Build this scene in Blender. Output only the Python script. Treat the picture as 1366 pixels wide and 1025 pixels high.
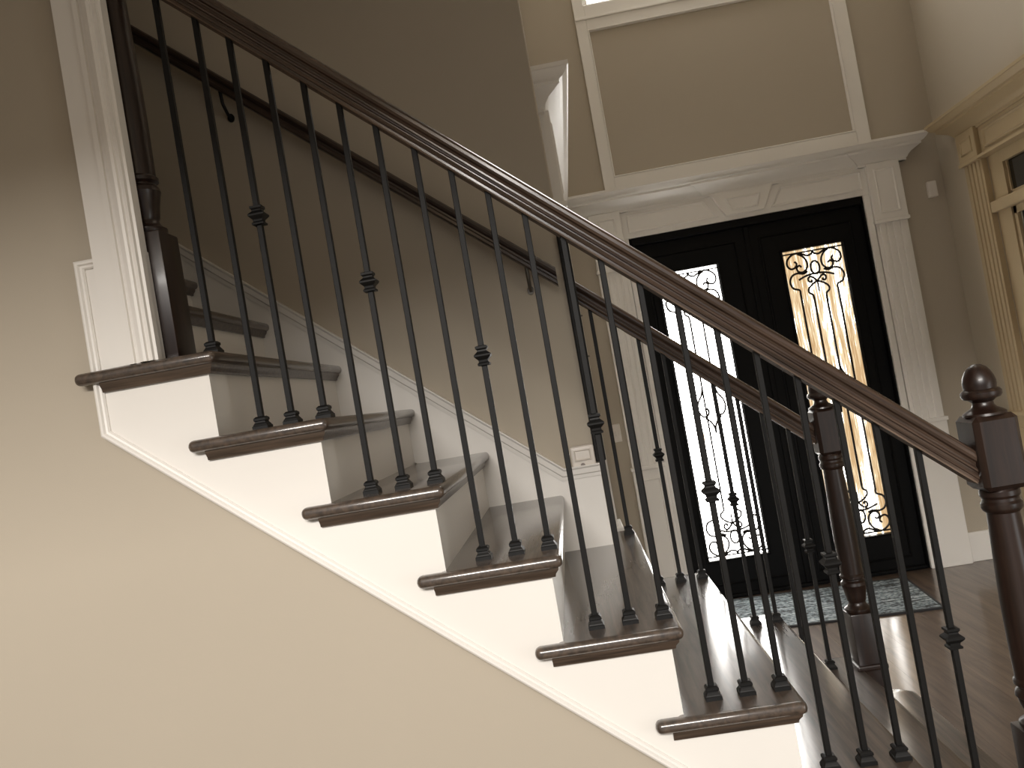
import bpy, bmesh, math, random
from mathutils import Vector, Matrix
random.seed(7)
scene = bpy.context.scene
COL = scene.collection
for o in list(bpy.data.objects):
    bpy.data.objects.remove(o)

FL = 1.71          # height of stair tread T1 above the hall floor; all modelling heights below are relative to T1

# ------------------------------------------------------------------ camera
cam_data = bpy.data.cameras.new('camera')
cam_data.sensor_width = 36.0
cam_data.lens = 1092.3326 * 36.0 / 1366.0
cam_data.clip_start = 0.02
cam = bpy.data.objects.new('camera', cam_data)
COL.objects.link(cam)
Rv = Vector((0.98289703, 0.06754539, -0.17132146))
Uv = Vector((0.17247396, -0.01157351, 0.98494608))
Fv = Vector((-0.06454578, 0.99764907, 0.02302539))
M3 = Matrix((Rv, Uv, -Fv)).transposed()
cam.matrix_world = Matrix.Translation((0.78276914, -1.78484227, -0.23023767 + FL)) @ M3.to_4x4()
scene.camera = cam

# ------------------------------------------------------------------ view, world, lights
scene.view_settings.view_transform = 'Standard'
scene.view_settings.look = 'None'
scene.view_settings.exposure = 0.0
scene.view_settings.gamma = 1.0
scene.view_settings.use_curve_mapping = False

world = bpy.data.worlds.new('world')
scene.world = world
world.use_nodes = True
bg = world.node_tree.nodes['Background']
bg.inputs['Color'].default_value = (0.75, 0.85, 1.0, 1)
bg.inputs['Strength'].default_value = 0.15

def light(name, kind, loc, energy, color=(1, 1, 1), size=0.5, size_y=None, aim=None, spread=None):
    ld = bpy.data.lights.new(name, kind)
    ld.energy = energy
    ld.color = color
    if kind == 'AREA':
        ld.shape = 'RECTANGLE'
        ld.size = size
        ld.size_y = size_y or size
        if spread:
            ld.spread = spread
    else:
        ld.shadow_soft_size = size
    o = bpy.data.objects.new(name, ld)
    COL.objects.link(o)
    o.location = (loc[0], loc[1], loc[2] + FL)
    if aim:
        d = Vector(aim) - Vector(loc)
        o.rotation_euler = d.to_track_quat('-Z', 'Z').to_euler()
    return o

# bright low sky outside the glass wall behind the camera; the ceiling edge there cuts its beam off at the height of the upper treads
light('low_sky_light', 'AREA', (-0.05, -8.0, 3.02), 840, (1.0, 0.952, 0.895), 4.2, 1.25, aim=(0.2, 0, 0.1))
# added warm fill behind the camera, stands in for bounced light
light('warm_fill_light', 'AREA', (0.2, -2.2, 1.05), 4.5, (1.0, 0.72, 0.42), 1.2, 0.8, aim=(0.2, -1.6, -1.7))
# added cool fill low on the right that lifts the risers and skirt
light('riser_fill_light', 'AREA', (3.25, -1.4, -0.95), 11, (0.90, 0.97, 1.0), 1.2, 1.2, aim=(0.3, 0.8, -0.7))
# warm lamp of the room on the right; then an unseen fill added to brighten the entrance wall
light('warm_lamp_light', 'POINT', (2.75, 0.2, 1.15), 1.6, (1.0, 0.62, 0.26), 0.12)
light('foyer_fill_light', 'POINT', (2.2, 1.25, 3.2), 8.5, (1.0, 0.88, 0.70), 0.2)
# daylight that the foyer gets through the window above the entrance
light('upper_window_light', 'AREA', (2.1, 3.40, 2.75), 7, (1.0, 0.96, 0.88), 1.45, 0.9, aim=(2.0, 0.6, 0.4))

# ------------------------------------------------------------------ helpers
def empty(name, loc, label, cat, group=None, kind=None):
    o = bpy.data.objects.new(name, None)
    o.empty_display_size = 0.1
    COL.objects.link(o)
    o.location = (loc[0], loc[1], loc[2] + FL)
    if label:
        o['label'] = label
    if cat:
        o['category'] = cat
    if group:
        o['group'] = group
    if kind:
        o['kind'] = kind
    return o

def root_of(o):
    off = Vector((0, 0, 0))
    while o is not None:
        off += o.location
        o = o.parent
    return off

class MB:
    def __init__(self):
        self.v = []
        self.f = []
    def add(self, vs, fs):
        b = len(self.v)
        self.v += [tuple(p) for p in vs]
        self.f += [tuple(b + i for i in f) for f in fs]
        return self
    def box(self, x0, x1, y0, y1, z0, z1):
        return self.add([(x0, y0, z0), (x1, y0, z0), (x1, y1, z0), (x0, y1, z0), (x0, y0, z1), (x1, y0, z1), (x1, y1, z1), (x0, y1, z1)],
                        [(0, 3, 2, 1), (4, 5, 6, 7), (0, 1, 5, 4), (1, 2, 6, 5), (2, 3, 7, 6), (3, 0, 4, 7)])
    def prism(self, poly, h0, h1, fn):
        """poly (a,b) extruded from h0 to h1; fn(a,b,h)->xyz"""
        n = len(poly)
        vs = [fn(a, b, h0) for a, b in poly] + [fn(a, b, h1) for a, b in poly]
        fs = [tuple(range(n))[::-1], tuple(range(n, 2 * n))]
        fs += [(i, (i + 1) % n, n + (i + 1) % n, n + i) for i in range(n)]
        return self.add(vs, fs)
    def lathe(self, prof, cx, cy, seg=24):
        n = len(prof)
        vs = []
        for r, z in prof:
            for k in range(seg):
                a = 2 * math.pi * (k + 0.5) / seg
                vs.append((cx + r * math.cos(a), cy + r * math.sin(a), z))
        fs = []
        for i in range(n - 1):
            for k in range(seg):
                k2 = (k + 1) % seg
                fs.append((i * seg + k, i * seg + k2, (i + 1) * seg + k2, (i + 1) * seg + k))
        fs.append(tuple(range(seg))[::-1])
        fs.append(tuple((n - 1) * seg + k for k in range(seg)))
        return self.add(vs, fs)
    def sweep(self, path, prof, fn, closed=False):
        """mitred moulding: path of 2D points, prof list of (offset to the left, height); fn(a,b,h)->xyz"""
        n = len(path)
        P = [Vector(p) for p in path]
        mit = []
        for i in range(n):
            if closed or 0 < i < n - 1:
                d0 = (P[i] - P[(i - 1) % n]).normalized()
                d1 = (P[(i + 1) % n] - P[i]).normalized()
            elif i == 0:
                d0 = d1 = (P[1] - P[0]).normalized()
            else:
                d0 = d1 = (P[n - 1] - P[n - 2]).normalized()
            n0 = Vector((-d0.y, d0.x))
            n1 = Vector((-d1.y, d1.x))
            m = n0 + n1
            m = m / max(1e-6, m.dot(n0))
            mit.append(m)
        k = len(prof)
        vs = []
        for i in range(n):
            for off, h in prof:
                q = P[i] + mit[i] * off
                vs.append(fn(q.x, q.y, h))
        fs = []
        for i in range(n if closed else n - 1):
            j = (i + 1) % n
            for a in range(k):
                b = (a + 1) % k
                fs.append((i * k + a, i * k + b, j * k + b, j * k + a))
        if not closed:
            fs.append(tuple(range(k))[::-1])
            fs.append(tuple((n - 1) * k + a for a in range(k)))
        return self.add(vs, fs)
    def tube(self, pts, r, seg=6):
        P = [Vector(p) for p in pts]
        n = len(P)
        up = Vector((0, 1, 0))
        vs = []
        for i in range(n):
            d = (P[min(i + 1, n - 1)] - P[max(i - 1, 0)]).normalized()
            s = d.cross(up)
            if s.length < 1e-4:
                s = d.cross(Vector((1, 0, 0)))
            s.normalize()
            t = s.cross(d)
            for k in range(seg):
                a = 2 * math.pi * k / seg
                vs.append(P[i] + s * r * math.cos(a) + t * r * math.sin(a))
        fs = []
        for i in range(n - 1):
            for k in range(seg):
                k2 = (k + 1) % seg
                fs.append((i * seg + k, i * seg + k2, (i + 1) * seg + k2, (i + 1) * seg + k))
        fs.append(tuple(range(seg))[::-1])
        fs.append(tuple((n - 1) * seg + k for k in range(seg)))
        return self.add(vs, fs)
    def build(self, name, mat, parent=None, bevel=0, bseg=2, smooth=None, label=None, kind=None, cat=None, group=None, local=False, edge_sel=None):
        off = root_of(parent) if parent else Vector((0, 0, 0))
        me = bpy.data.meshes.new(name)
        if local:
            me.from_pydata(self.v, [], self.f)
        else:
            me.from_pydata([(x - off.x, y - off.y, z + FL - off.z) for x, y, z in self.v], [], self.f)
        bm = bmesh.new()
        bm.from_mesh(me)
        bmesh.ops.recalc_face_normals(bm, faces=bm.faces)
        if bevel:
            es = [e for e in bm.edges if len(e.link_faces) == 2 and e.calc_face_angle(0) > 0.5]
            if edge_sel:
                es = [e for e in es if edge_sel(e)]
            bmesh.ops.bevel(bm, geom=es, offset=bevel, segments=bseg, profile=0.5, affect='EDGES', clamp_overlap=True)
        if smooth:
            for f in bm.faces:
                f.smooth = True
            for e in bm.edges:
                if len(e.link_faces) == 2 and e.calc_face_angle(0) > smooth:
                    e.smooth = False
        bm.to_mesh(me)
        bm.free()
        if isinstance(mat, (list, tuple)):
            for m in mat:
                me.materials.append(m)
        else:
            me.materials.append(mat)
        o = bpy.data.objects.new(name, me)
        COL.objects.link(o)
        if parent:
            o.parent = parent
        if label:
            o['label'] = label
        if kind:
            o['kind'] = kind
        if cat:
            o['category'] = cat
        if group:
            o['group'] = group
        return o

XYZ = lambda a, b, h: (a, b, h)
def struct(mb, name, mat, **k):
    return mb.build(name, mat, kind='structure', **k)

# ------------------------------------------------------------------ materials
def new_mat(name):
    m = bpy.data.materials.new(name)
    m.use_nodes = True
    nt = m.node_tree
    b = nt.nodes['Principled BSDF']
    return m, nt, b

def plain(name, col, rough=0.5, metallic=0.0, spec=0.5, var=0.0, scale=6.0, bump=0.0, bscale=180.0, coat=0.0):
    m, nt, b = new_mat(name)
    b.inputs['Base Color'].default_value = (*col, 1)
    b.inputs['Roughness'].default_value = rough
    b.inputs['Metallic'].default_value = metallic
    b.inputs['Specular IOR Level'].default_value = spec
    b.inputs['Coat Weight'].default_value = coat
    tc = nt.nodes.new('ShaderNodeTexCoord')
    if var:
        n = nt.nodes.new('ShaderNodeTexNoise')
        n.inputs['Scale'].default_value = scale
        n.inputs['Detail'].default_value = 4
        r = nt.nodes.new('ShaderNodeValToRGB')
        r.color_ramp.elements[0].position = 0.3
        r.color_ramp.elements[1].position = 0.7
        r.color_ramp.elements[0].color = (*[c * (1 - var) for c in col], 1)
        r.color_ramp.elements[1].color = (*[min(1, c * (1 + var)) for c in col], 1)
        nt.links.new(tc.outputs['Object'], n.inputs['Vector'])
        nt.links.new(n.outputs['Fac'], r.inputs['Fac'])
        nt.links.new(r.outputs['Color'], b.inputs['Base Color'])
    if bump:
        n2 = nt.nodes.new('ShaderNodeTexNoise')
        n2.inputs['Scale'].default_value = bscale
        n2.inputs['Detail'].default_value = 3
        bp = nt.nodes.new('ShaderNodeBump')
        bp.inputs['Strength'].default_value = bump
        bp.inputs['Distance'].default_value = 0.002
        nt.links.new(tc.outputs['Object'], n2.inputs['Vector'])
        nt.links.new(n2.outputs['Fac'], bp.inputs['Height'])
        nt.links.new(bp.outputs['Normal'], b.inputs['Normal'])
    return m

def wood(name, dark, light_, scale, rot=(0, 0, 0), rough=0.32, bump=0.25, coat=0.3, coat_rough=0.13):
    m, nt, b = new_mat(name)
    tc = nt.nodes.new('ShaderNodeTexCoord')
    mp = nt.nodes.new('ShaderNodeMapping')
    mp.vector_type = 'TEXTURE'
    mp.inputs['Rotation'].default_value = rot
    mp.inputs['Scale'].default_value = [1 / s for s in scale]
    nt.links.new(tc.outputs['Object'], mp.inputs['Vector'])
    n = nt.nodes.new('ShaderNodeTexNoise')
    n.inputs['Scale'].default_value = 1.0
    n.inputs['Detail'].default_value = 4
    n.inputs['Roughness'].default_value = 0.62
    n.inputs['Distortion'].default_value = 0.4
    nt.links.new(mp.outputs['Vector'], n.inputs['Vector'])
    r = nt.nodes.new('ShaderNodeValToRGB')
    r.color_ramp.elements[0].position = 0.33
    r.color_ramp.elements[1].position = 0.68
    r.color_ramp.elements[0].color = (*dark, 1)
    r.color_ramp.elements[1].color = (*light_, 1)
    nt.links.new(n.outputs['Fac'], r.inputs['Fac'])
    nt.links.new(r.outputs['Color'], b.inputs['Base Color'])
    b.inputs['Roughness'].default_value = rough
    b.inputs['Coat Weight'].default_value = coat
    b.inputs['Coat Roughness'].default_value = coat_rough
    b.inputs['Coat IOR'].default_value = 1.6
    if bump:
        bp = nt.nodes.new('ShaderNodeBump')
        bp.inputs['Strength'].default_value = bump
        bp.inputs['Distance'].default_value = 0.001
        nt.links.new(n.outputs['Fac'], bp.inputs['Height'])
        nt.links.new(bp.outputs['Normal'], b.inputs['Normal'])
    return m

WALL = plain('greige_wall_paint', (0.45, 0.395, 0.315), 0.62, var=0.02, scale=1.2, bump=0.06, bscale=260)
WHITE = plain('white_trim_paint', (0.82, 0.79, 0.745), 0.35, var=0.012, scale=3)
CEIL = plain('ceiling_paint', (0.78, 0.76, 0.72), 0.8, bump=0.05)
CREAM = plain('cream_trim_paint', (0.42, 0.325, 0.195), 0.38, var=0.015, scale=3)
RAILANG = math.atan(0.88)
DK, LT = (0.029, 0.0195, 0.0138), (0.094, 0.064, 0.045)
WOODX = wood('dark_oak_along_run', DK, LT, (5, 90, 90))
WOODY = wood('dark_oak_along_width', DK, LT, (70, 4, 70), rough=0.55, coat=1.0, bump=0, coat_rough=0.16)
WOODZ = wood('dark_oak_upright', (0.009, 0.004, 0.0027), (0.024, 0.011, 0.007), (70, 70, 5), bump=0.06, coat=0.1, rough=0.36)
WOODR = wood('dark_oak_handrail', (0.027, 0.0165, 0.0115), (0.085, 0.054, 0.038), (5, 90, 90), rot=(0, RAILANG, 0), rough=0.28)
WOODF = wood('dull_oak_fillet', (0.06, 0.04, 0.027), (0.17, 0.115, 0.078), (5, 90, 90), rot=(0, RAILANG, 0), rough=0.75, coat=0.0)
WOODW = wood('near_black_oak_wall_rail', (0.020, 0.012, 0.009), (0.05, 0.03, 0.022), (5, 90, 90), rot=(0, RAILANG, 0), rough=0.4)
FLOORM = wood('brown_oak_floor', (0.046, 0.027, 0.017), (0.115, 0.073, 0.046), (28, 2.2, 28), rough=0.55, bump=0, coat=0.9, coat_rough=0.15)
IRON = plain('black_wrought_iron', (0.0065, 0.0062, 0.006), 0.5, metallic=0.0, spec=0.26, var=0.15, scale=40)
DOORBLK = plain('black_door_paint', (0.0020, 0.0020, 0.0023), 0.5, spec=0.16)
SCROLL = plain('black_scroll_iron', (0.012, 0.009, 0.007), 0.5, spec=0.3)
PLASTIC = plain('white_plastic', (0.75, 0.70, 0.64), 0.35)
GREYPL = plain('grey_plastic_button', (0.25, 0.22, 0.2), 0.4)
BOUNCE_FLOOR = plain('bounce_floor', (0.30, 0.25, 0.19), 0.5, var=0.05, scale=3)  # unseen floor behind the camera, toned for the light it bounces
STEEL = plain('dull_nickel', (0.16, 0.15, 0.135), 0.5, metallic=1.0)
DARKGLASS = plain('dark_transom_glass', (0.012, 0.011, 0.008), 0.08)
FROST = plain('pale_curtained_glass', (0.30, 0.28, 0.22), 0.15)

def glow_glass(name, strength, warm, lo, hi, pale=None):
    """obscure streaked door glass; emission and painted streaks stand in for outdoor light"""
    m, nt, b = new_mat(name)
    nt.nodes.remove(b)
    out = nt.nodes['Material Output']
    tc = nt.nodes.new('ShaderNodeTexCoord')
    mp = nt.nodes.new('ShaderNodeMapping')
    mp.inputs['Scale'].default_value = (120, 1, 7)
    n = nt.nodes.new('ShaderNodeTexNoise')
    n.inputs['Scale'].default_value = 1.0
    n.inputs['Detail'].default_value = 5
    mp2 = nt.nodes.new('ShaderNodeMapping')
    mp2.inputs['Scale'].default_value = (15, 1, 1.3)
    n2 = nt.nodes.new('ShaderNodeTexNoise')
    n2.inputs['Scale'].default_value = 1.0
    n2.inputs['Detail'].default_value = 2
    ad = nt.nodes.new('ShaderNodeMath')
    ad.operation = 'ADD'
    r = nt.nodes.new('ShaderNodeValToRGB')
    r.color_ramp.elements[0].position = lo
    r.color_ramp.elements[0].color = (1, 0.97, 0.92, 1)
    r.color_ramp.elements[1].position = hi
    r.color_ramp.elements[1].color = (*warm, 1)
    if pale:
        pe = r.color_ramp.elements.new(lo + (hi - lo) * 0.42)
        pe.color = (*pale, 1)
    e = nt.nodes.new('ShaderNodeEmission')  # pane glows by itself in place of daylight behind it
    e.inputs['Strength'].default_value = strength
    sc_ = nt.nodes.new('ShaderNodeMath')
    sc_.operation = 'MULTIPLY'
    sc_.inputs[1].default_value = 0.75
    nt.links.new(tc.outputs['Object'], mp.inputs['Vector'])
    nt.links.new(tc.outputs['Object'], mp2.inputs['Vector'])
    nt.links.new(mp.outputs['Vector'], n.inputs['Vector'])
    nt.links.new(mp2.outputs['Vector'], n2.inputs['Vector'])
    nt.links.new(n.outputs['Fac'], ad.inputs[0])
    nt.links.new(n2.outputs['Fac'], ad.inputs[1])
    nt.links.new(ad.outputs['Value'], sc_.inputs[0])
    nt.links.new(sc_.outputs['Value'], r.inputs['Fac'])
    nt.links.new(r.outputs['Color'], e.inputs['Color'])
    nt.links.new(e.outputs['Emission'], out.inputs['Surface'])
    return m
GLASS_L = glow_glass('glow_glass_pale', 18.0, (0.11, 0.07, 0.037), 0.86, 0.98)
GLASS_R = glow_glass('glow_glass_amber', 12.0, (0.056, 0.036, 0.018), 0.58, 0.86, (0.098, 0.080, 0.052))
SKYGLASS = glow_glass('glow_glass_sky', 6.0, (0.9, 0.9, 0.9), 0.95, 1.0)

def mat_rug():
    m, nt, b = new_mat('woven_doormat')
    tc = nt.nodes.new('ShaderNodeTexCoord')
    mp = nt.nodes.new('ShaderNodeMapping')
    mp.inputs['Rotation'].default_value = (0, 0, math.radians(6))
    mp.inputs['Scale'].default_value = (5, 46, 1)
    w = nt.nodes.new('ShaderNodeTexNoise')
    w.inputs['Scale'].default_value = 1.0
    w.inputs['Detail'].default_value = 2
    w.inputs['Distortion'].default_value = 0.9
    nt.links.new(tc.outputs['Object'], mp.inputs['Vector'])
    n = nt.nodes.new('ShaderNodeTexNoise')
    n.inputs['Scale'].default_value = 55
    n.inputs['Detail'].default_value = 3
    mx = nt.nodes.new('ShaderNodeMath')
    mx.operation = 'MULTIPLY'
    r = nt.nodes.new('ShaderNodeValToRGB')
    r.color_ramp.elements[0].position = 0.17
    r.color_ramp.elements[0].color = (0.02, 0.022, 0.024, 1)
    r.color_ramp.elements[1].position = 0.37
    r.color_ramp.elements[1].color = (0.30, 0.33, 0.335, 1)
    mid = r.color_ramp.elements.new(0.25)
    mid.color = (0.12, 0.15, 0.165, 1)
    nt.links.new(mp.outputs['Vector'], w.inputs['Vector'])
    nt.links.new(tc.outputs['Object'], n.inputs['Vector'])
    nt.links.new(w.outputs['Fac'], mx.inputs[0])
    nt.links.new(n.outputs['Fac'], mx.inputs[1])
    nt.links.new(mx.outputs['Value'], r.inputs['Fac'])
    nt.links.new(r.outputs['Color'], b.inputs['Base Color'])
    b.inputs['Roughness'].default_value = 0.9
    return m
RUG = mat_rug()
RUGEDGE = plain('black_mat_binding', (0.012, 0.012, 0.014), 0.7)

# ------------------------------------------------------------------ constants of the stair
RUN = 0.2272
def RX(k):
    return (k - 1) * RUN                        # riser k stands below tread k
TZ = {-2: .57, -1: .38, 0: .19, 1: 0.0, 2: -.191, 3: -.379, 4: -.567, 5: -.758, 6: -.951, 7: -1.138, 8: -1.328, 9: -1.52, 10: -1.71}
NOSE = .029
YW = 1.02                                         # stair wall face
SK = 1.0                                          # skirt face
YF = 1.20                                         # far stringer face
XE = .8515                                        # end of stair wall = foyer left wall face
XR = 3.36                                         # foyer right wall face
YD = 3.57                                         # entrance wall face
ZF = -FL
CEZ = 3.7

# ------------------------------------------------------------------ setting: floor
fl = struct(MB().box(-3.6, 3.9, -4.6, 4.0, ZF - .12, ZF - .014), 'floor', FLOORM)
pw = .127
xs = 1.15
row = 0
pm = []
while xs < XR - .01:
    x1 = min(xs + pw, XR)
    ys = [-.9, -.9 + .55 + .37 * (row * 7 % 5) / 2.0, 0, YD]
    ys = [-.9, [.35, 1.55, .9, 2.1, .6][row % 5], [1.9, 2.95, 2.3, 3.3, 2.0][row % 5], YD]
    for a, b_ in zip(ys[:-1], ys[1:]):
        MB().box(xs + .0003, x1 - .0003, a + .0003, b_ - .0003, ZF - .014, ZF).build('floor_plank', FLOORM, fl)
    xs = x1
    row += 1
MB().box(-3.6, 1.15, -.9, 4.0, ZF - .014, ZF).build('floor_field', FLOORM, fl)
MB().box(-3.6, 3.9, -4.6, -.9, ZF - .014, ZF).build('floor_field', BOUNCE_FLOOR, fl)

# ------------------------------------------------------------------ setting: walls and ceilings
# near wall below and left of the stair
pol = [(-3.5, ZF), (1.72, ZF), (1.74, ZF + .06), (-.22, -.12), (-.24, .0), (-.172, .0), (-.172, 1.5), (-3.5, 1.5)]
struct(MB().prism(pol, .012, .125, lambda a, b, h: (a, h, b)), 'wall_near', WALL)
struct(MB().box(-3.6, -.172, .012, .125, 1.5, CEZ), 'wall_near_upper', WALL)
# stair wall (far side of the flight), its end turns into the foyer's left wall
pol = [(-3.5, YW), (XE, YW), (XE, YD + .2), (XE - .14, YD + .2), (XE - .14, YW + .14), (-3.5, YW + .14)]
struct(MB().prism(pol, ZF, CEZ, XYZ), 'wall_left', WALL, bevel=.006, bseg=2)
# entrance wall with the door and window openings
DX0, DX1, DZ = 1.31, 2.89, .69
WX0, WX1, WZ0, WZ1 = 1.32, 2.88, 2.26, 3.3
w = MB()
w.box(XE - .1, DX0, YD, YD + .18, ZF, CEZ)
w.box(DX1, XR + .3, YD, YD + .18, ZF, CEZ)
w.box(DX0, DX1, YD, YD + .18, DZ, WZ0)
w.box(DX0, DX1, YD, YD + .18, WZ1, CEZ)
struct(w, 'wall_front', WALL)
# right wall with a doorway
RY0, RY1, RZ = 1.54, 3.035, .69
w = MB()
w.box(XR, XR + .15, RY1, YD + .1, ZF, CEZ)
w.box(XR, XR + .15, -4.6, RY0, ZF, CEZ)
w.box(XR, XR + .15, RY0, RY1, RZ, CEZ)
struct(w, 'wall_right', WALL)
w = MB()
w.box(-3.6, -2.9, -3.30, -3.20, ZF, 1.28)
w.box(3.3, 3.9, -3.30, -3.20, ZF, 1.28)
w.box(-2.9, 3.3, -3.30, -3.20, ZF, ZF + .08)
struct(w, 'wall_back', WALL)
struct(MB().box(-3.7, -3.55, -4.6, 1.2, ZF, CEZ), 'wall_far_left', WALL)
struct(MB().box(-3.7, 3.9, -3.30, -1.0, 1.28, 1.4), 'ceiling_near', CEIL)
struct(MB().box(-3.7, 3.7, -1.0, -.85, 1.28, CEZ), 'wall_above', WALL)
struct(MB().box(-3.7, 3.7, -1.0, 3.8, CEZ, CEZ + .1), 'ceiling', CEIL)

# ------------------------------------------------------------------ staircase
st = empty('staircase', (0.8, 0.5, ZF), 'white staircase with dark oak treads descending to the right towards the entrance hall', 'staircase')
BULL = .0128
TH = .028
for k in range(-2, 10):
    z = TZ[k]
    xb, xn = RX(k - 1), RX(k) + NOSE
    m = MB()
    yfar = SK + .012 if k < 5 else YF + .04
    if k <= 0:
        poly = [(xb - .016, .126), (xn, .126), (xn, yfar), (xb - .016, yfar)]
    elif k == 1:
        poly = [(-.298, -.030), (xn, -.030), (xn, yfar), (xb - .016, yfar), (xb - .016, .126), (-.17, .126), (-.17, .010), (-.298, .010)]
    elif k == 5:
        poly = [(xb - .064, -.030), (xn, -.030), (xn, yfar), (XE + .001, yfar), (XE + .001, SK + .012), (xb - .016, SK + .012), (xb - .016, .003), (xb - .064, .003)]
    elif k > 5:
        poly = [(xb - .064, -.030), (xn, -.030), (xn, yfar), (xb - .016, yfar), (xb - .016, .003), (xb - .064, .003)]
        if k == 9:
            poly = [(xb - .05, -.16), (xn - .05, -.16), (xn, -.11), (xn, yfar + .08), (xn - .05, yfar + .13), (xb - .05, yfar + .13)]
    else:
        poly = [(xb - .064, -.030), (xn, -.030), (xn, yfar), (xb - .016, yfar), (xb - .016, .003), (xb - .064, .003)]
    m.prism(poly, z - TH, z, XYZ)
    tr = m.build('tread', WOODY, st, bevel=BULL, bseg=4, smooth=.6,
                 edge_sel=lambda e: True)
    # cove moulding below the nosing, returned along the open side
    prof = [(0, z - TH + .001), (-.017, z - TH + .001), (-.0155, z - TH - .006), (-.009, z - TH - .014), (-.007, z - TH - .021), (0, z - TH - .021)]
    x_r = RX(k) + .001
    if k <= 0:
        path = [(x_r, .126), (x_r, yfar - .002)]
    else:
        path = [(xb - .030 if k > 1 else -.245, -.001), (x_r, -.001), (x_r, (SK + .001) if k < 5 else YF)]
    if k < 9:
        MB().sweep(path, prof, XYZ).build('cove_molding', WOODX, tr, smooth=.5)
    # riser below this tread
    zb = TZ[k + 1]
    MB().box(RX(k) - .018, RX(k), .0155 if k > 0 else .126, (SK + .012) if k < 5 else YF, zb - .004, z - TH).build('riser', WHITE, st)

# white outer stringer, saw-toothed under the treads
poly = [(-.262, -.147), (-.262, .250), (-.10, .250), (-.10, -.012)]
for k in range(1, 9):
    poly += [(RX(k), TZ[k] - .012), (RX(k), TZ[k + 1] - .012)]
poly += [(RX(9), TZ[9] - .012), (RX(9), ZF), (1.66, ZF)]
strg = MB().prism(poly, 0, .016, lambda a, b, h: (a, h, b)).build('stringer', WHITE, st)
# moulding that borders the stringer
prof = [(0, .002), (0, -.010), (.004, -.013), (.009, -.013), (.012, -.008), (.0165, -.007), (.020, -.003), (.020, .002)]
path = [(1.666, ZF), (-.264, -.147), (-.264, .253), (-.15, .253)]
MB().sweep(path[::-1], [(a, b) for a, b in prof], lambda a, b, h: (a, h, b)).build('stringer_molding', WHITE, strg, smooth=.5)
# far stringer and side
poly = [(XE + .005, TZ[5] - .03), (RX(5), TZ[5] - .03)]
for k in range(5, 9):
    poly += [(RX(k), TZ[k] - .012), (RX(k), TZ[k + 1] - .012)]
poly += [(RX(9), TZ[9] - .012), (RX(9), ZF), (XE + .005, ZF)]
MB().prism(poly[1:], YF - .016, YF, lambda a, b, h: (a, h, b)).build('stringer', WHITE, st)
# skirt board with cap on the stair wall
zc = lambda x: -.478 + .835 * (.729 - x)
poly = [(-1.4, zc(-1.4) - .03), (.719, -.508), (XE - .004, -.508), (XE - .004, TZ[5] - .02), (.70, TZ[5] - .02), (-1.4, 1.02)]
skb = MB().prism(poly, SK, YW, lambda a, b, h: (a, h, b)).build('skirt_board', WHITE, st)
prof = [(-.042, SK - .000), (-.042, SK - .004), (-.030, SK - .006), (-.026, SK - .012), (-.010, SK - .014), (-.004, SK - .020), (0, SK - .020), (0, YW)]
MB().sweep([(-1.4, zc(-1.4)), (.729, -.478), (XE, -.478)], prof, lambda a, b, h: (a, h, b)).build('skirt_cap', WHITE, skb, smooth=.5)

# ------------------------------------------------------------------ cased end of the near wall
pol = [(-.215, .011), (-.215, -.016), (-.166, -.018), (-.164, -.023), (-.152, -.024), (-.150, -.019), (-.140, -.020), (-.137, -.030), (-.126, -.034),
       (-.120, -.032), (-.118, -.026), (-.108, -.027), (-.106, -.020), (-.10, -.018), (-.10, .011)]
struct(MB().prism(pol, .0005, 1.5, XYZ), 'trim_1', WHITE, label='white moulded casing at the end of the wall above the top visible tread')

# ------------------------------------------------------------------ balustrades
def rail_z(x):
    return .855 - .88 * x                        # underside of the handrail

def handrail(name, parent, xa, xb, yc, mat, zfun, ang, prof, label=None):
    d = Vector((math.cos(ang), 0, -math.sin(ang)))
    n = Vector((math.sin(ang), 0, math.cos(ang)))
    m = MB()
    vs = []
    for x in (xa, xb):
        for (u, h) in prof:
            # each section is cut plumb: slide along the rail so that X stays put
            p = Vector((x, yc + u, zfun(x))) + n * h
            p = p - d * ((p.x - x) / d.x)
            vs.append(p)
    k = len(prof)
    fs = [tuple(range(k))[::-1], tuple(range(k, 2 * k))] + [(i, (i + 1) % k, k + (i + 1) % k, k + i) for i in range(k)]
    m.add(vs, fs)
    return m.build(name, mat, parent, smooth=.45, label=label)

half = [(.021, 0), (.021, .005), (.0255, .006), (.0278, .010), (.0265, .0135), (.0230, .0145), (.0230, .0165), (.0262, .018), (.0268, .0215), (.0245, .024), (.0200, .025), (.0200, .0285), (.023, .033), (.0285, .036), (.0315, .041), (.0315, .047), (.0285, .052), (.022, .0555), (.012, .0575), (0, .058)]
RPROF = [(-u, h) for u, h in half][:-1] + [half[-1]] + [(u, h) for u, h in half[:-1]][::-1]

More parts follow.
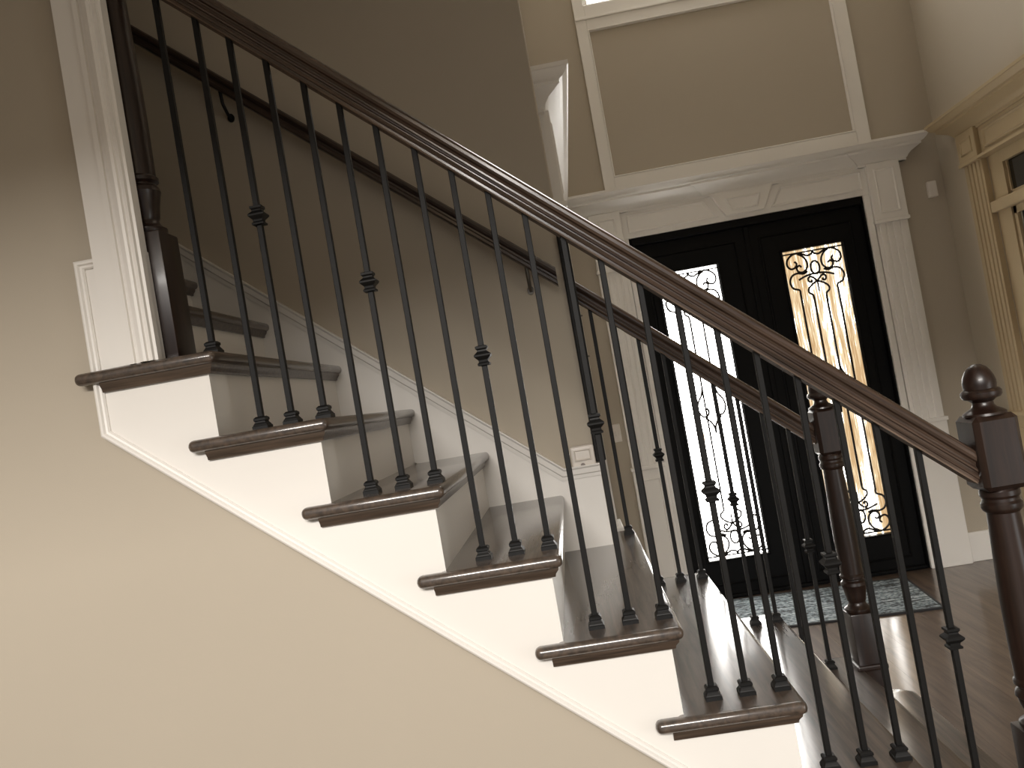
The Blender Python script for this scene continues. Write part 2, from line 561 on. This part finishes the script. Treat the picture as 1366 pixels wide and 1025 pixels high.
# shared meshes for the shoe and the knuckle of a baluster (square in plan, local origin at the foot)
BW = .0065
def sq_stack(levels):
    m = MB()
    vs = []
    for hw, z in levels:
        vs += [(-hw, -hw, z), (hw, -hw, z), (hw, hw, z), (-hw, hw, z)]
    n = len(levels)
    fs = [(3, 2, 1, 0), tuple((n - 1) * 4 + i for i in range(4))]
    for i in range(n - 1):
        fs += [(i * 4 + j, i * 4 + (j + 1) % 4, (i + 1) * 4 + (j + 1) % 4, (i + 1) * 4 + j) for j in range(4)]
    return m.add(vs, fs)
SHOE = [(.0225, 0), (.0225, .008), (.0205, .0095), (.0195, .0115), (.0155, .016), (.0150, .019), (.0175, .021), (.0175, .026), (.0150, .028), (.0118, .030)]
KNUC = [(.0100, -.027), (.0155, -.026), (.0160, -.021), (.0120, -.017), (.0125, -.0115), (.0190, -.0045), (.0215, -.001), (.0215, .003), (.0190, .006), (.0125, .012), (.0120, .016), (.0155, .020), (.0155, .026), (.0100, .028)]
shoe0 = sq_stack([(w_ * .80, z_) for w_, z_ in SHOE]).build('shoe', IRON, local=True)
knuc0 = sq_stack([(w_ * .88, z_ * .84) for w_, z_ in KNUC]).build('knuckle', IRON, local=True)
shoe_used = [False]
knuc_used = [False]

def baluster(root, x, y, z0, z1, knuckle_z=None):
    off = root_of(root)
    m = MB().box(-BW, BW, -BW, BW, 0, z1 - z0)
    b = m.build('baluster', IRON, root, bevel=.0012, bseg=1, local=True)
    b.location = Vector((x, y, z0 + FL)) - off
    s = shoe0 if not shoe_used[0] else shoe0.copy()
    if shoe_used[0]:
        COL.objects.link(s)
    shoe_used[0] = True
    s.parent = b
    s.location = (0, 0, 0)
    if knuckle_z is not None:
        kn = knuc0 if not knuc_used[0] else knuc0.copy()
        if knuc_used[0]:
            COL.objects.link(kn)
        knuc_used[0] = True
        kn.parent = b
        kn.location = (0, 0, knuckle_z - z0)
    return b

def newel(root, x, y, zfoot, zblock, zvase_top, ztop_block0, ztop_block1, finial=True, hw=.0475, ztop_end=None):
    """turned newel: square foot block, vase, tapered shaft, square head block, acorn finial"""
    m = MB()
    m.box(x - hw, x + hw, y - hw, y + hw, zfoot, zblock)
    p = m.build('newel_post', WOODZ, root, bevel=.004, bseg=2, smooth=.6)
    # turned shaft
    z0 = zblock
    zv = zvase_top
    H = zv - z0
    z1 = ztop_block0
    prof = [(.040, z0 - .002), (.044, z0 + .006), (.044, z0 + .013), (.034, z0 + .020), (.029, z0 + .028), (.028, z0 + .034), (.031, z0 + .040),
            (.034, z0 + H * .55), (.0395, z0 + H * .80), (.0425, zv - .014), (.0405, zv - .004), (.034, zv + .002), (.0335, zv + .006), (.041, zv + .011), (.0415, zv + .019), (.037, zv + .025), (.037, zv + .04)]
    L = z1 - zv
    prof += [(.0385, zv + L * .25), (.0385, zv + L * .45), (.036, zv + L * .65), (.033, z1 - .065), (.0325, z1 - .052), (.038, z1 - .047), (.041, z1 - .040), (.041, z1 - .032), (.037, z1 - .026),
             (.0365, z1 - .020), (.040, z1 - .014), (.040, z1 - .004), (.036, z1 + .002)]
    if ztop_end is not None:
        prof = [(r, z) for r, z in prof if z < z1 - .066] + [(.033, ztop_end)]
    MB().lathe(prof, x, y, 28).build('turned_shaft', WOODZ, p, smooth=.5)
    if ztop_end is None:
        MB().box(x - hw, x + hw, y - hw, y + hw, ztop_block0, ztop_block1).build('head_block', WOODZ, p, bevel=.011, bseg=1)
        if finial:
            z = ztop_block1
            fp = [(.044, z - .001), (.043, z + .004), (.036, z + .009), (.026, z + .014), (.0215, z + .021), (.021, z + .027), (.028, z + .033), (.037, z + .036), (.041, z + .042), (.041, z + .049),
                  (.037, z + .054), (.0325, z + .056), (.0335, z + .064), (.0335, z + .072), (.031, z + .083), (.026, z + .094), (.019, z + .103), (.010, z + .109), (.002, z + .111)]
            MB().lathe(fp, x, y, 28).build('acorn_finial', WOODZ, p, smooth=.6)
    return p

NY = .064
FY = 1.14
nr = empty('stair_railing', (0.75, NY, ZF), 'black iron balusters under dark oak handrail on the open near side of the stair', 'railing')
handrail('handrail', nr, -.09, 1.625, NY, WOODR, rail_z, RAILANG, RPROF)
FILP = [(-.0205, -.0035), (-.0205, .0015), (.0205, .0015), (.0205, -.0035)]
handrail('fillet', nr, -.08, 1.618, NY, WOODF, rail_z, RAILANG, FILP)
near_x = {(1, 3): -.008, (2, 1): .078, (2, 2): .150, (2, 3): .227, (3, 1): .306, (3, 2): .380, (3, 3): .455, (4, 1): .534, (4, 2): .609, (4, 3): .683, (5, 1): .757, (5, 2): .833, (5, 3): .908,
          (6, 1): .984, (6, 2): 1.058, (6, 3): 1.134, (7, 1): 1.209, (7, 2): 1.287, (7, 3): 1.361, (8, 1): 1.435, (8, 2): 1.514}
kz = {2: .298, 3: .099, 4: -.113, 5: -.308, 6: -.499, 7: -.696, 8: -.897}
for (k, j), x in near_x.items():
    baluster(nr, x, NY, TZ[k], rail_z(x) + .012, kz[k] if j == 2 else None)
newel(nr, 1.668, NY, TZ[9], -1.115, -1.03, -.592, -.430)
newel(nr, -.1175, .0675, 0.0, .300, .415, .95, 1.1, ztop_end=1.0, hw=.0475)

fr = empty('stair_railing', (1.2, FY, ZF), 'shorter railing with black balusters on the far open side, in front of the entrance door', 'railing')
handrail('handrail', fr, XE + .022, 1.60, FY, WOODR, rail_z, RAILANG, RPROF)
handrail('fillet', fr, XE + .024, 1.592, FY, WOODF, rail_z, RAILANG, FILP)
for k in (5, 6, 7, 8):
    for j in (1, 2, 3):
        if (k, j) in ((5, 1), (5, 2), (8, 3)):
            continue
        x = near_x[(k, j)] + .004
        baluster(fr, x, FY, TZ[k], rail_z(x) + .012, kz[k] if j == 2 else None)
fnp = newel(fr, 1.640, FY - .02, TZ[9], -1.140, -1.032, -.592, -.430, hw=.042)
MB().box(1.640 - .052, 1.640 + .052, FY - .072, FY + .032, TZ[8] - .004, TZ[8] + .016).build('base_molding', WOODZ, fnp, bevel=.006, bseg=2)
hp = MB().box(XE - .0135, XE + .022, YW - .016, YW + .15, -.475, .312).build('wall_post', IRON, fr, bevel=.004, bseg=2)
for zz in (.29, .02, -.12):
    MB().lathe([(.004, zz), (.004, zz + .004), (.001, zz + .006)], XE + .024, YW - .010, 8).build('screw_cap', STEEL, hp)

# handrail fixed to the stair wall
WA = math.atan(.845)
wz = lambda x: .128 + .845 * (.815 - x)
wr = empty('wall_handrail', (.2, .95, ZF), 'dark oak handrail fixed on brackets to the shadowed stair wall', 'handrail')
half2 = [(.016, 0), (.020, .004), (.020, .012), (.017, .016), (.017, .022), (.025, .028), (.028, .034), (.027, .042), (.020, .047), (0, .049)]
P2 = [(-u, h) for u, h in half2][:-1] + [half2[-1]] + [(u, h) for u, h in half2[:-1]][::-1]
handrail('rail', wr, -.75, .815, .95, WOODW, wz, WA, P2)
for bx_ in (.72, -.215):
    zt = wz(bx_) + .006
    b = MB().tube([(bx_, YW - .002, zt - .075), (bx_, YW - .03, zt - .07), (bx_, .958, zt - .045), (bx_, .95, zt)], .006, 8).build('bracket', STEEL if bx_ > 0 else IRON, wr, smooth=.8)
    MB().prism([(bx_ + .012 * math.cos(a * math.pi / 8), zt - .075 + .015 * math.sin(a * math.pi / 8)) for a in range(16)], YW - .006, YW, lambda a, b_, h: (a, h, b_)).build('rosette', STEEL if bx_ > 0 else IRON, b)

# ------------------------------------------------------------------ crown / pilaster builders (u along the wall, v out of the wall)
CROWN = [(0, .862), (.030, .862), (.030, .876), (.036, .880), (.042, .892), (.056, .908), (.080, .922), (.096, .932), (.104, .936), (.104, .948), (.118, .954), (.132, .968), (.140, .982), (.146, .984), (.146, 1.0), (0, 1.0)]

def surround(root, fn, u0, u1, o0, o1, zdoor, mat, cap_z=.505, crown_ext=0.0, plinth_panels=(True, True)):
    """classical door surround. fn(u,v,z)->xyz ; u0..u1 outer edges, o0..o1 opening"""
    F = lambda a, b, h: fn(a, b, h)
    # frieze board
    fz = MB()
    P_ = lambda x0, x1, v0, v1, z0, z1, m: m.add([fn(x0, v0, z0), fn(x1, v0, z0), fn(x1, v1, z0), fn(x0, v1, z0), fn(x0, v0, z1), fn(x1, v0, z1), fn(x1, v1, z1), fn(x0, v1, z1)],
                                                 [(0, 3, 2, 1), (4, 5, 6, 7), (0, 1, 5, 4), (1, 2, 6, 5), (2, 3, 7, 6), (3, 0, 4, 7)])
    P_(u0 + .01, u1 - .01, 0, .022, zdoor, .90, fz)
    fr_ = fz.build('frieze', mat, root)
    # crown with returned ends
    e1 = u1 + crown_ext
    MB().sweep([(e1, 0), (e1, .001), (u0, .001), (u0, 0)], [(-p, z) for p, z in CROWN], lambda a, b, h: fn(a, max(b, 0), h)).build('crown', mat, root, smooth=.35)
    # capitals, fluted pilasters, plinths
    for a0, a1, inner in ((u0, o0, 1), (o1, u1, -1)):
        c = MB()
        P_(a0 - .004, a1 + .004, 0, .050, cap_z, .875, c)
        cap = c.build('capital', mat, root, bevel=.003, bseg=1)
        rect = [(a0 + .035, cap_z + .045), (a1 - .035, cap_z + .045), (a1 - .035, .835), (a0 + .035, .835)]
        MB().sweep(rect, [(0, .049), (0, .054), (.006, .056), (.012, .053), (.015, .049)], lambda a, b, h: fn(a, h, b), closed=True).build('capital_panel', mat, cap)
        c = MB()
        P_(a0 - .010, a1 + .010, 0, .058, cap_z - .015, cap_z + .007, c)
        c.build('neck_molding', mat, cap, bevel=.004, bseg=2)
        # pilaster shaft with raised reeds
        wdt = a1 - a0
        prof2 = [(a0, 0), (a0, .030)]
        nfl = 4
        for i in range(nfl):
            s0 = a0 + wdt * (.08 + .84 * (i + .12) / nfl)
            s1 = a0 + wdt * (.08 + .84 * (i + .88) / nfl)
            prof2 += [(s0, .030), (s0 + .003, .037), (s1 - .003, .037), (s1, .030)]
        prof2 += [(a1, .030), (a1, 0)]
        pil = MB().prism(prof2, -.79, cap_z - .005, lambda a, b, h: fn(a, b, h)).build('pilaster', mat, root)
        c = MB()
        P_(a0 - .006, a1 + .006, 0, .046, ZF, -.785, c)
        pl = c.build('plinth', mat, root, bevel=.003, bseg=1)
        c = MB()
        P_(a0 - .014, a1 + .014, 0, .056, -.80, -.775, c)
        c.build('plinth_cap', mat, pl, bevel=.004, bseg=2)
        if not plinth_panels[0 if inner == 1 else 1]:
            continue
        rect = [(a0 + .035, ZF + .15), (a1 - .035, ZF + .15), (a1 - .035, -.86), (a0 + .035, -.86)]
        MB().sweep(rect, [(0, .045), (0, .049), (.005, .051), (.010, .048), (.013, .045)], lambda a, b, h: fn(a, h, b), closed=True).build('plinth_panel', mat, pl)
    return fr_

def panel_mold(poly, fn, v0, mat, parent, name='frieze_panel', w=.016):
    MB().sweep(poly, [(0, v0), (0, v0 + .007), (.004, v0 + .010), (w * .6, v0 + .007), (w, v0 + .001), (w, v0)], lambda a, b, h: fn(a, h, b), closed=True).build(name, mat, parent)

# entrance surround
FRONT = lambda u, v, z: (u, YD - v, z)
t2 = empty('trim_2', (2.1, YD, ZF), 'white pedimented surround with fluted pilasters and keystone around the black entrance door', None, kind='structure')
frz = surround(t2, FRONT, 1.112, 3.088, DX0, DX1, DZ, WHITE, crown_ext=.03, plinth_panels=(True, False))
panel_mold([(1.352, .722), (1.935, .722), (1.855, .842), (1.352, .842)], FRONT, .022, WHITE, frz)
panel_mold([(2.268, .722), (2.852, .722), (2.852, .842), (2.345, .842)], FRONT, .022, WHITE, frz)
ks = MB().prism([(1.978, .716), (2.222, .716), (2.300, .868), (1.900, .868)], .0, .048, lambda a, b, h: (a, YD - h, b)).build('keystone', WHITE, t2, bevel=.004, bseg=1)
panel_mold([(2.018, .742), (2.182, .742), (2.215, .826), (1.985, .826)], FRONT, .048, WHITE, ks, 'keystone_panel', .013)
# keystone and capitals break the crown forward a little
for a0, a1 in ((1.898, 2.302), (1.105, 1.318), (2.882, 3.095)):
    pr_ = [(0, .862)] + [(p + .012, z) for p, z in CROWN[1:-5]] + [(0, .955)]
    MB().sweep([(a1, 0), (a1, .001), (a0, .001), (a0, 0)], [(-p if i not in (0, len(pr_) - 1) else 0, z) for i, (p, z) in enumerate(pr_)], lambda a, b, h: (a, YD - max(b, 0), h)).build('crown_break', WHITE, t2, smooth=.35)

# foyer left wall: same surround seen from its end
LEFT = lambda u, v, z: (XE + v, u, z)
t3 = empty('trim_3', (XE, 2.3, ZF), 'white pedimented surround on the left foyer wall, seen end-on above the handrail', None, kind='structure')
surround(t3, LEFT, 1.41, 3.28, 1.60, 3.09, DZ, WHITE)
MB().box(XE, XE + .03, 1.62, 3.07, ZF, DZ).build('door_slab', WHITE, t3)

# foyer right wall: surround with cream paint and glazed door
RIGHT = lambda u, v, z: (XR - v, u, z)
t4 = empty('trim_4', (XR, 2.2, ZF), 'cream pedimented surround with fluted pilaster at the right edge of the picture', None, kind='structure')
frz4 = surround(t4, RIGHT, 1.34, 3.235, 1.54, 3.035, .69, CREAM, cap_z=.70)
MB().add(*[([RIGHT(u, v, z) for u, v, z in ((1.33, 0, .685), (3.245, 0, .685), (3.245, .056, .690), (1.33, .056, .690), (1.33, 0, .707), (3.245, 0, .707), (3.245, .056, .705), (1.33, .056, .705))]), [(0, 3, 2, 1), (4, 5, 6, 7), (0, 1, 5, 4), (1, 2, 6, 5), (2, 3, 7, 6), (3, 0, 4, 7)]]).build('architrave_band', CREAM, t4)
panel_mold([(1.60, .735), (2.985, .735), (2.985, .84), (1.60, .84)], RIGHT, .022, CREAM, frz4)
d2 = empty('door_2', (XR + .06, 2.27, ZF), 'cream glazed door with a dark transom light in the right foyer wall', None, kind='structure')
MB().add(*[([(XR + .10, y, z) for y, z in ((RY0, ZF), (RY1, ZF), (RY1, RZ), (RY0, RZ))]), [(0, 1, 2, 3)]]).build('dark_backing_sheet', DARKGLASS, d2)  # flat dark sheet painted in place of the unlit space behind the door
YJ0, YJ1 = RY0 + .14, RY1 - .14
f_ = MB()
f_.box(XR + .004, XR + .075, YJ1, RY1, ZF, .69)
f_.box(XR + .004, XR + .075, RY0, YJ0, ZF, .69)
f_.box(XR + .004, XR + .075, YJ0, YJ1, .622, .69)
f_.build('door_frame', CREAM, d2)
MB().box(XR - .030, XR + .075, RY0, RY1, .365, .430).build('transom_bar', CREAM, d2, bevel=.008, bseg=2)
sash = MB()
sash.box(XR + .02, XR + .06, YJ1 - .012, YJ1, .43, .622)
sash.box(XR + .02, XR + .06, YJ0, YJ0 + .012, .43, .622)
sash.box(XR + .02, XR + .06, YJ0, YJ1, .43, .455)
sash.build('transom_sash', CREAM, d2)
MB().box(XR + .030, XR + .036, YJ0, YJ1, .44, .63).build('transom_glass', DARKGLASS, d2)
lf = MB()
lf.box(XR + .015, XR + .055, YJ1 - .03, YJ1, ZF + .01, .365)
lf.box(XR + .015, XR + .055, YJ0, YJ0 + .09, ZF + .01, .365)
lf.box(XR + .015, XR + .055, YJ0, YJ1, .325, .365)
lf.box(XR + .015, XR + .055, YJ0, YJ1, ZF + .01, ZF + .22)
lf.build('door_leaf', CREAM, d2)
MB().box(XR + .032, XR + .038, YJ0 + .05, YJ1 - .02, ZF + .2, .34).build('door_glass', FROST, d2)
MB().box(XR + .024, XR + .034, YJ1 - .075, YJ1 - .062, ZF + .2, .34).build('glazing_bar', DOORBLK, d2)
MB().box(XR + .024, XR + .034, YJ0 + .05, YJ1 - .062, .168, .18).build('glazing_bar', DOORBLK, d2)

# ------------------------------------------------------------------ entrance double door
d1 = empty('door_1', (2.1, YD + .05, ZF), 'black double entrance door with wrought iron scrolls over bright glass', None, kind='structure')
f_ = MB()
YL = YD + .045
f_.box(DX0, DX0 + .05, YD + .0, YD + .16, ZF, DZ)
f_.box(DX1 - .05, DX1, YD + .0, YD + .16, ZF, DZ)
f_.box(DX0 + .05, DX1 - .05, YD + .0, YD + .16, DZ - .05, DZ)
f_.build('door_frame', DOORBLK, d1, bevel=.004, bseg=1)
MB().box(DX0 + .05, DX1 - .05, YD + .01, YD + .15, ZF, ZF + .02).build('threshold', DOORBLK, d1, bevel=.004, bseg=1)
GW, GT, GB = .39, .432, -1.462

def spiral(cx, cz, r0, r1, a0, a1, n=26, sx=1.0):
    return [(cx + sx * (r0 + (r1 - r0) * i / n) * math.cos(math.radians(a0 + (a1 - a0) * i / n)), cz + (r0 + (r1 - r0) * i / n) * math.sin(math.radians(a0 + (a1 - a0) * i / n))) for i in range(n + 1)]

def smooth_curve(pts, n=6):
    P = [Vector(p) for p in pts]
    out = []
    for i in range(len(P) - 1):
        p0, p1, p2, p3 = P[max(i - 1, 0)], P[i], P[i + 1], P[min(i + 2, len(P) - 1)]
        for k in range(n):
            t = k / n
            out.append(tuple(0.5 * ((2 * p1) + (p2 - p0) * t + (2 * p0 - 5 * p1 + 4 * p2 - p3) * t * t + (3 * p1 - p0 - 3 * p2 + p3) * t ** 3)))
    out.append(tuple(P[-1]))
    return out

def end_motifs():
    """curves of one scroll field, (u from the panel axis, v from the panel end); right side, mirrored later"""
    R = []
    # garland from the middle of the top bar out to the corner volute
    R.append(smooth_curve([(.0, .022), (.008, .040), (.035, .048), (.062, .036), (.092, .024), (.130, .028), (.165, .056), (.172, .092), (.152, .118), (.124, .112), (.112, .090), (.124, .074)]))
    # big inner C-scroll
    R.append(smooth_curve([(.098, .028), (.066, .050), (.046, .088), (.052, .128), (.080, .150), (.108, .142), (.116, .118), (.098, .104), (.084, .116)]))
    # hook that drops to the outer bar
    R.append(smooth_curve([(.052, .150), (.080, .160), (.120, .152), (.156, .166), (.172, .204), (.158, .244), (.122, .262), (.120, .290)]))
    # inner loop that drops to the inner bar
    R.append(smooth_curve([(.0, .222), (.030, .234), (.062, .262), (.064, .288), (.044, .306), (.040, .330)]))
    # small curl
    R.append(smooth_curve([(.0, .226), (.018, .200), (.040, .186), (.056, .198), (.052, .218), (.036, .220), (.036, .206)]))
    return R

def leaf(x0, x1, cx, glass, name):
    y0, y1 = YL, YL + .05
    g0, g1 = cx - GW / 2, cx + GW / 2
    m = MB()
    m.box(x0, g0, y0, y1, ZF + .02, DZ - .052)
    m.box(g1, x1, y0, y1, ZF + .02, DZ - .052)
    m.box(g0, g1, y0, y1, GT, DZ - .052)
    m.box(g0, g1, y0, y1, ZF + .02, GB)
    lf_ = m.build('door_leaf', DOORBLK, d1)
    rect = [(g0 - .012, GB - .012), (g1 + .012, GB - .012), (g1 + .012, GT + .012), (g0 - .012, GT + .012)]
    MB().sweep(rect, [(0, y0), (0, y0 - .012), (.006, y0 - .014), (.012, y0 - .010), (.012, y0)], lambda a, b, h: (a, h, b), closed=True).build('glass_bead', DOORBLK, lf_)
    rect = [(x0 + .07, GB - .17), (x1 - .07, GB - .17), (x1 - .07, GT + .13), (x0 + .07, GT + .13)]
    MB().sweep(rect, [(0, y0), (0, y0 - .006), (.010, y0 - .008), (.016, y0)], lambda a, b, h: (a, h, b), closed=True).build('leaf_molding', DOORBLK, lf_)
    MB().box(g0 - .005, g1 + .005, y0 + .028, y0 + .034, GB - .005, GT + .005).build('glass_pane', glass, lf_)
    ys = y0 + .004
    r = .0068
    for sgn in (1, -1):
        for top in (1, -1):
            for c in end_motifs():
                pts = [(cx + sgn * u, ys, GT - v if top == 1 else GB + v) for u, v in c]
                MB().tube(pts, r, 6).build('iron_scroll', SCROLL, lf_, smooth=.8)
        for u, vv in ((.120, .290), (.040, .330)):
            MB().box(cx + sgn * u - .0055, cx + sgn * u + .0055, ys - .0055, ys + .0055, GB + vv - .004, GT - vv + .004).build('iron_bar', SCROLL, lf_)
    zm = -.50
    for sgn in (1, -1):
        for c in ([(.040, .160), (.052, .110), (.082, .060), (.088, .010), (.066, -.030), (.036, -.030), (.022, -.004), (.034, .020)], [(.0, -.150), (.004, -.110), (.022, -.070), (.052, -.044)]):
            MB().tube([(cx + sgn * u, ys, zm + v) for u, v in smooth_curve(c)], r, 6).build('iron_scroll', SCROLL, lf_, smooth=.8)
    for top in (1, -1):
        z = lambda v: GT - v if top == 1 else GB + v
        MB().box(g0, g1, ys - .005, ys + .005, min(z(.017), z(.026)), max(z(.017), z(.026))).build('iron_bar', SCROLL, lf_)
        ov = [(cx + .028 * math.cos(a * math.pi / 12), ys, z(.132 + .042 * math.sin(a * math.pi / 12))) for a in range(25)]
        MB().tube(ov, r, 6).build('iron_ring', SCROLL, lf_, smooth=.8)
        ar = smooth_curve([(-.115, .196), (-.06, .176), (0, .170), (.06, .176), (.115, .196)])
        MB().tube([(cx + u, ys, z(v)) for u, v in ar], r, 6).build('iron_scroll', SCROLL, lf_, smooth=.8)
        MB().tube([(cx, ys, z(.222)), (cx, ys, z(.290))], r * .8, 6).build('iron_bar', SCROLL, lf_)
    MB().box(g0, g0 + .006, ys - .004, ys + .004, GB, GT).build('iron_bar', SCROLL, lf_)
    MB().box(g1 - .006, g1, ys - .004, ys + .004, GB, GT).build('iron_bar', SCROLL, lf_)
    return lf_
leaf(DX0 + .051, 2.0985, 1.690, GLASS_L, 'door_leaf')
lr = leaf(2.1015, DX1 - .051, 2.497, GLASS_R, 'door_leaf')
MB().box(2.085, 2.117, YL - .012, YL - .0005, ZF + .02, DZ - .052).build('astragal', DOORBLK, lr, bevel=.003, bseg=1)
# jamb strips between frame and pilasters
for a, b_ in ((DX0 + .004, DX0 + .034), (DX1 - .042, DX1 - .004)):
    MB().box(a, b_, YD - .026, YD + .0, ZF, DZ).build('jamb_strip', WHITE, t2, bevel=.003, bseg=1)

# ------------------------------------------------------------------ window above the door and its framed apron panel
w1 = empty('window_1', (2.1, YD, WZ0), 'bright window high above the entrance door, cut by the top of the picture', None, kind='structure')
MB().box(WX0, WX1, YD + .05, YD + .06, WZ0, WZ1).build('glass_pane', SKYGLASS, w1)
f_ = MB()
f_.box(WX0 - .01, WX0 + .03, YD + .005, YD + .10, WZ0 - .01, WZ1)
f_.box(WX1 - .03, WX1 + .01, YD + .005, YD + .10, WZ0 - .01, WZ1)
f_.box(WX0, WX1, YD + .005, YD + .10, WZ1 - .03, WZ1 + .01)
f_.box(2.085, 2.115, YD + .02, YD + .08, WZ0, WZ1)
f_.build('window_frame', WHITE, w1, bevel=.004, bseg=1)
MB().box(WX0 - .01, WX1 + .01, YD - .01, YD + .10, WZ0 - .02, WZ0 - .004).build('window_sill', WHITE, w1, bevel=.004, bseg=1)
t5 = empty('trim_5', (2.1, YD, 1.0), 'white flat frame around the wall panel between the door pediment and the window', None, kind='structure')
CAS = [(0, 0), (0, .016), (.006, .020), (.040, .020), (.048, .026), (.062, .026), (.066, .018), (.066, 0)]
def flat_board(x0, x1, z0, z1, name, bev=.003):
    return MB().box(x0, x1, YD - .022, YD, z0, z1).build(name, WHITE, t5, bevel=bev, bseg=2)
flat_board(1.250, 1.320, .985, 3.40, 'side_board')
flat_board(2.878, 2.962, .985, 3.40, 'side_board')
flat_board(1.320, 2.878, .985, 1.100, 'bottom_board')
flat_board(1.320, 2.878, 2.085, 2.245, 'rail_board')
flat_board(1.320, 2.878, 3.30, 3.40, 'top_board')
MB().sweep([(1.3205, 1.1005), (2.8775, 1.1005), (2.8775, 2.0845), (1.3205, 2.0845)], [(0, .0), (0, .024), (.005, .026), (.010, .018), (.012, .008), (.012, 0)], lambda a, b, h: (a, YD - h, b), closed=True).build('panel_bead', WHITE, t5)
MB().box(1.250, 2.962, YD - .034, YD - .021, 2.150, 2.166).build('rail_bead', WHITE, t5, bevel=.003, bseg=2)

# ------------------------------------------------------------------ baseboards
struct(MB().box(3.105, XR, YD - .018, YD, ZF, -1.525), 'baseboard_front', WHITE, bevel=.004, bseg=2)
struct(MB().box(XR - .018, XR, 3.25, YD - .018, ZF, -1.525), 'baseboard_right', WHITE, bevel=.004, bseg=2)
struct(MB().box(-3.5, 1.6, -.006, .012, ZF, -1.56), 'baseboard_near', WHITE, bevel=.004, bseg=2)

# ------------------------------------------------------------------ small things
bxo = empty('wall_chime', (.797, YW, -.452), 'small white plastic box with a round button on the stair wall above the skirt', 'chime')
MB().box(.757, .838, .992, YW, -.492, -.412).build('body', PLASTIC, bxo, bevel=.008, bseg=3, smooth=.7)
MB().sweep([(.768, -.462), (.826, -.462), (.826, -.424), (.768, -.424)], [(0, .993), (0, .987), (.003, .985), (.006, .992)], lambda a, b, h: (a, h, b), closed=True).build('panel_rim', PLASTIC, bxo)
MB().prism([(.793 + .008 * math.cos(a * math.pi / 6), -.478 + .008 * math.sin(a * math.pi / 6)) for a in range(12)], .988, .993, lambda a, b, h: (a, h, b)).build('button', GREYPL, bxo, label='small round grey button')

sw = empty('light_switch', (1.047, YD, -.54), 'white light switch plate on the entrance wall left of the black door', 'switch')
MB().box(1.010, 1.080, YD - .007, YD, -.598, -.480).build('plate', PLASTIC, sw, bevel=.003, bseg=2)
MB().box(1.036, 1.054, YD - .014, YD - .006, -.556, -.522).build('rocker', PLASTIC, sw, bevel=.002, bseg=1)

se = empty('wall_sensor', (3.275, YD, .645), 'small white box sensor high on the wall right of the entrance pilaster', 'sensor')
MB().box(3.247, 3.303, YD - .030, YD, .598, .700).build('body', PLASTIC, se, bevel=.005, bseg=2)
MB().box(3.258, 3.292, YD - .033, YD - .029, .612, .640).build('lens', PLASTIC, se, bevel=.001, bseg=1)

mt = empty('doormat', (2.0, 3.15, ZF), 'grey and black wavy striped doormat lying in front of the entrance door', 'mat')
ang = math.radians(-5.4)
mc, ms = math.cos(ang), math.sin(ang)
mloc = lambda a, b, h: (2.574 + a * mc - b * ms, 2.749 + a * ms + b * mc, h)
MB().prism([(-1.165, .015), (-.015, .015), (-.015, .665), (-1.165, .665)], ZF + .0005, ZF + .011, mloc).build('pile', RUG, mt, bevel=.002, bseg=1)
MB().sweep([(-1.18, 0), (0, 0), (0, .68), (-1.18, .68)], [(0, ZF + .0005), (0, ZF + .008), (.004, ZF + .0115), (.014, ZF + .0115), (.018, ZF + .0005)], mloc, closed=True).build('binding', RUGEDGE, mt)
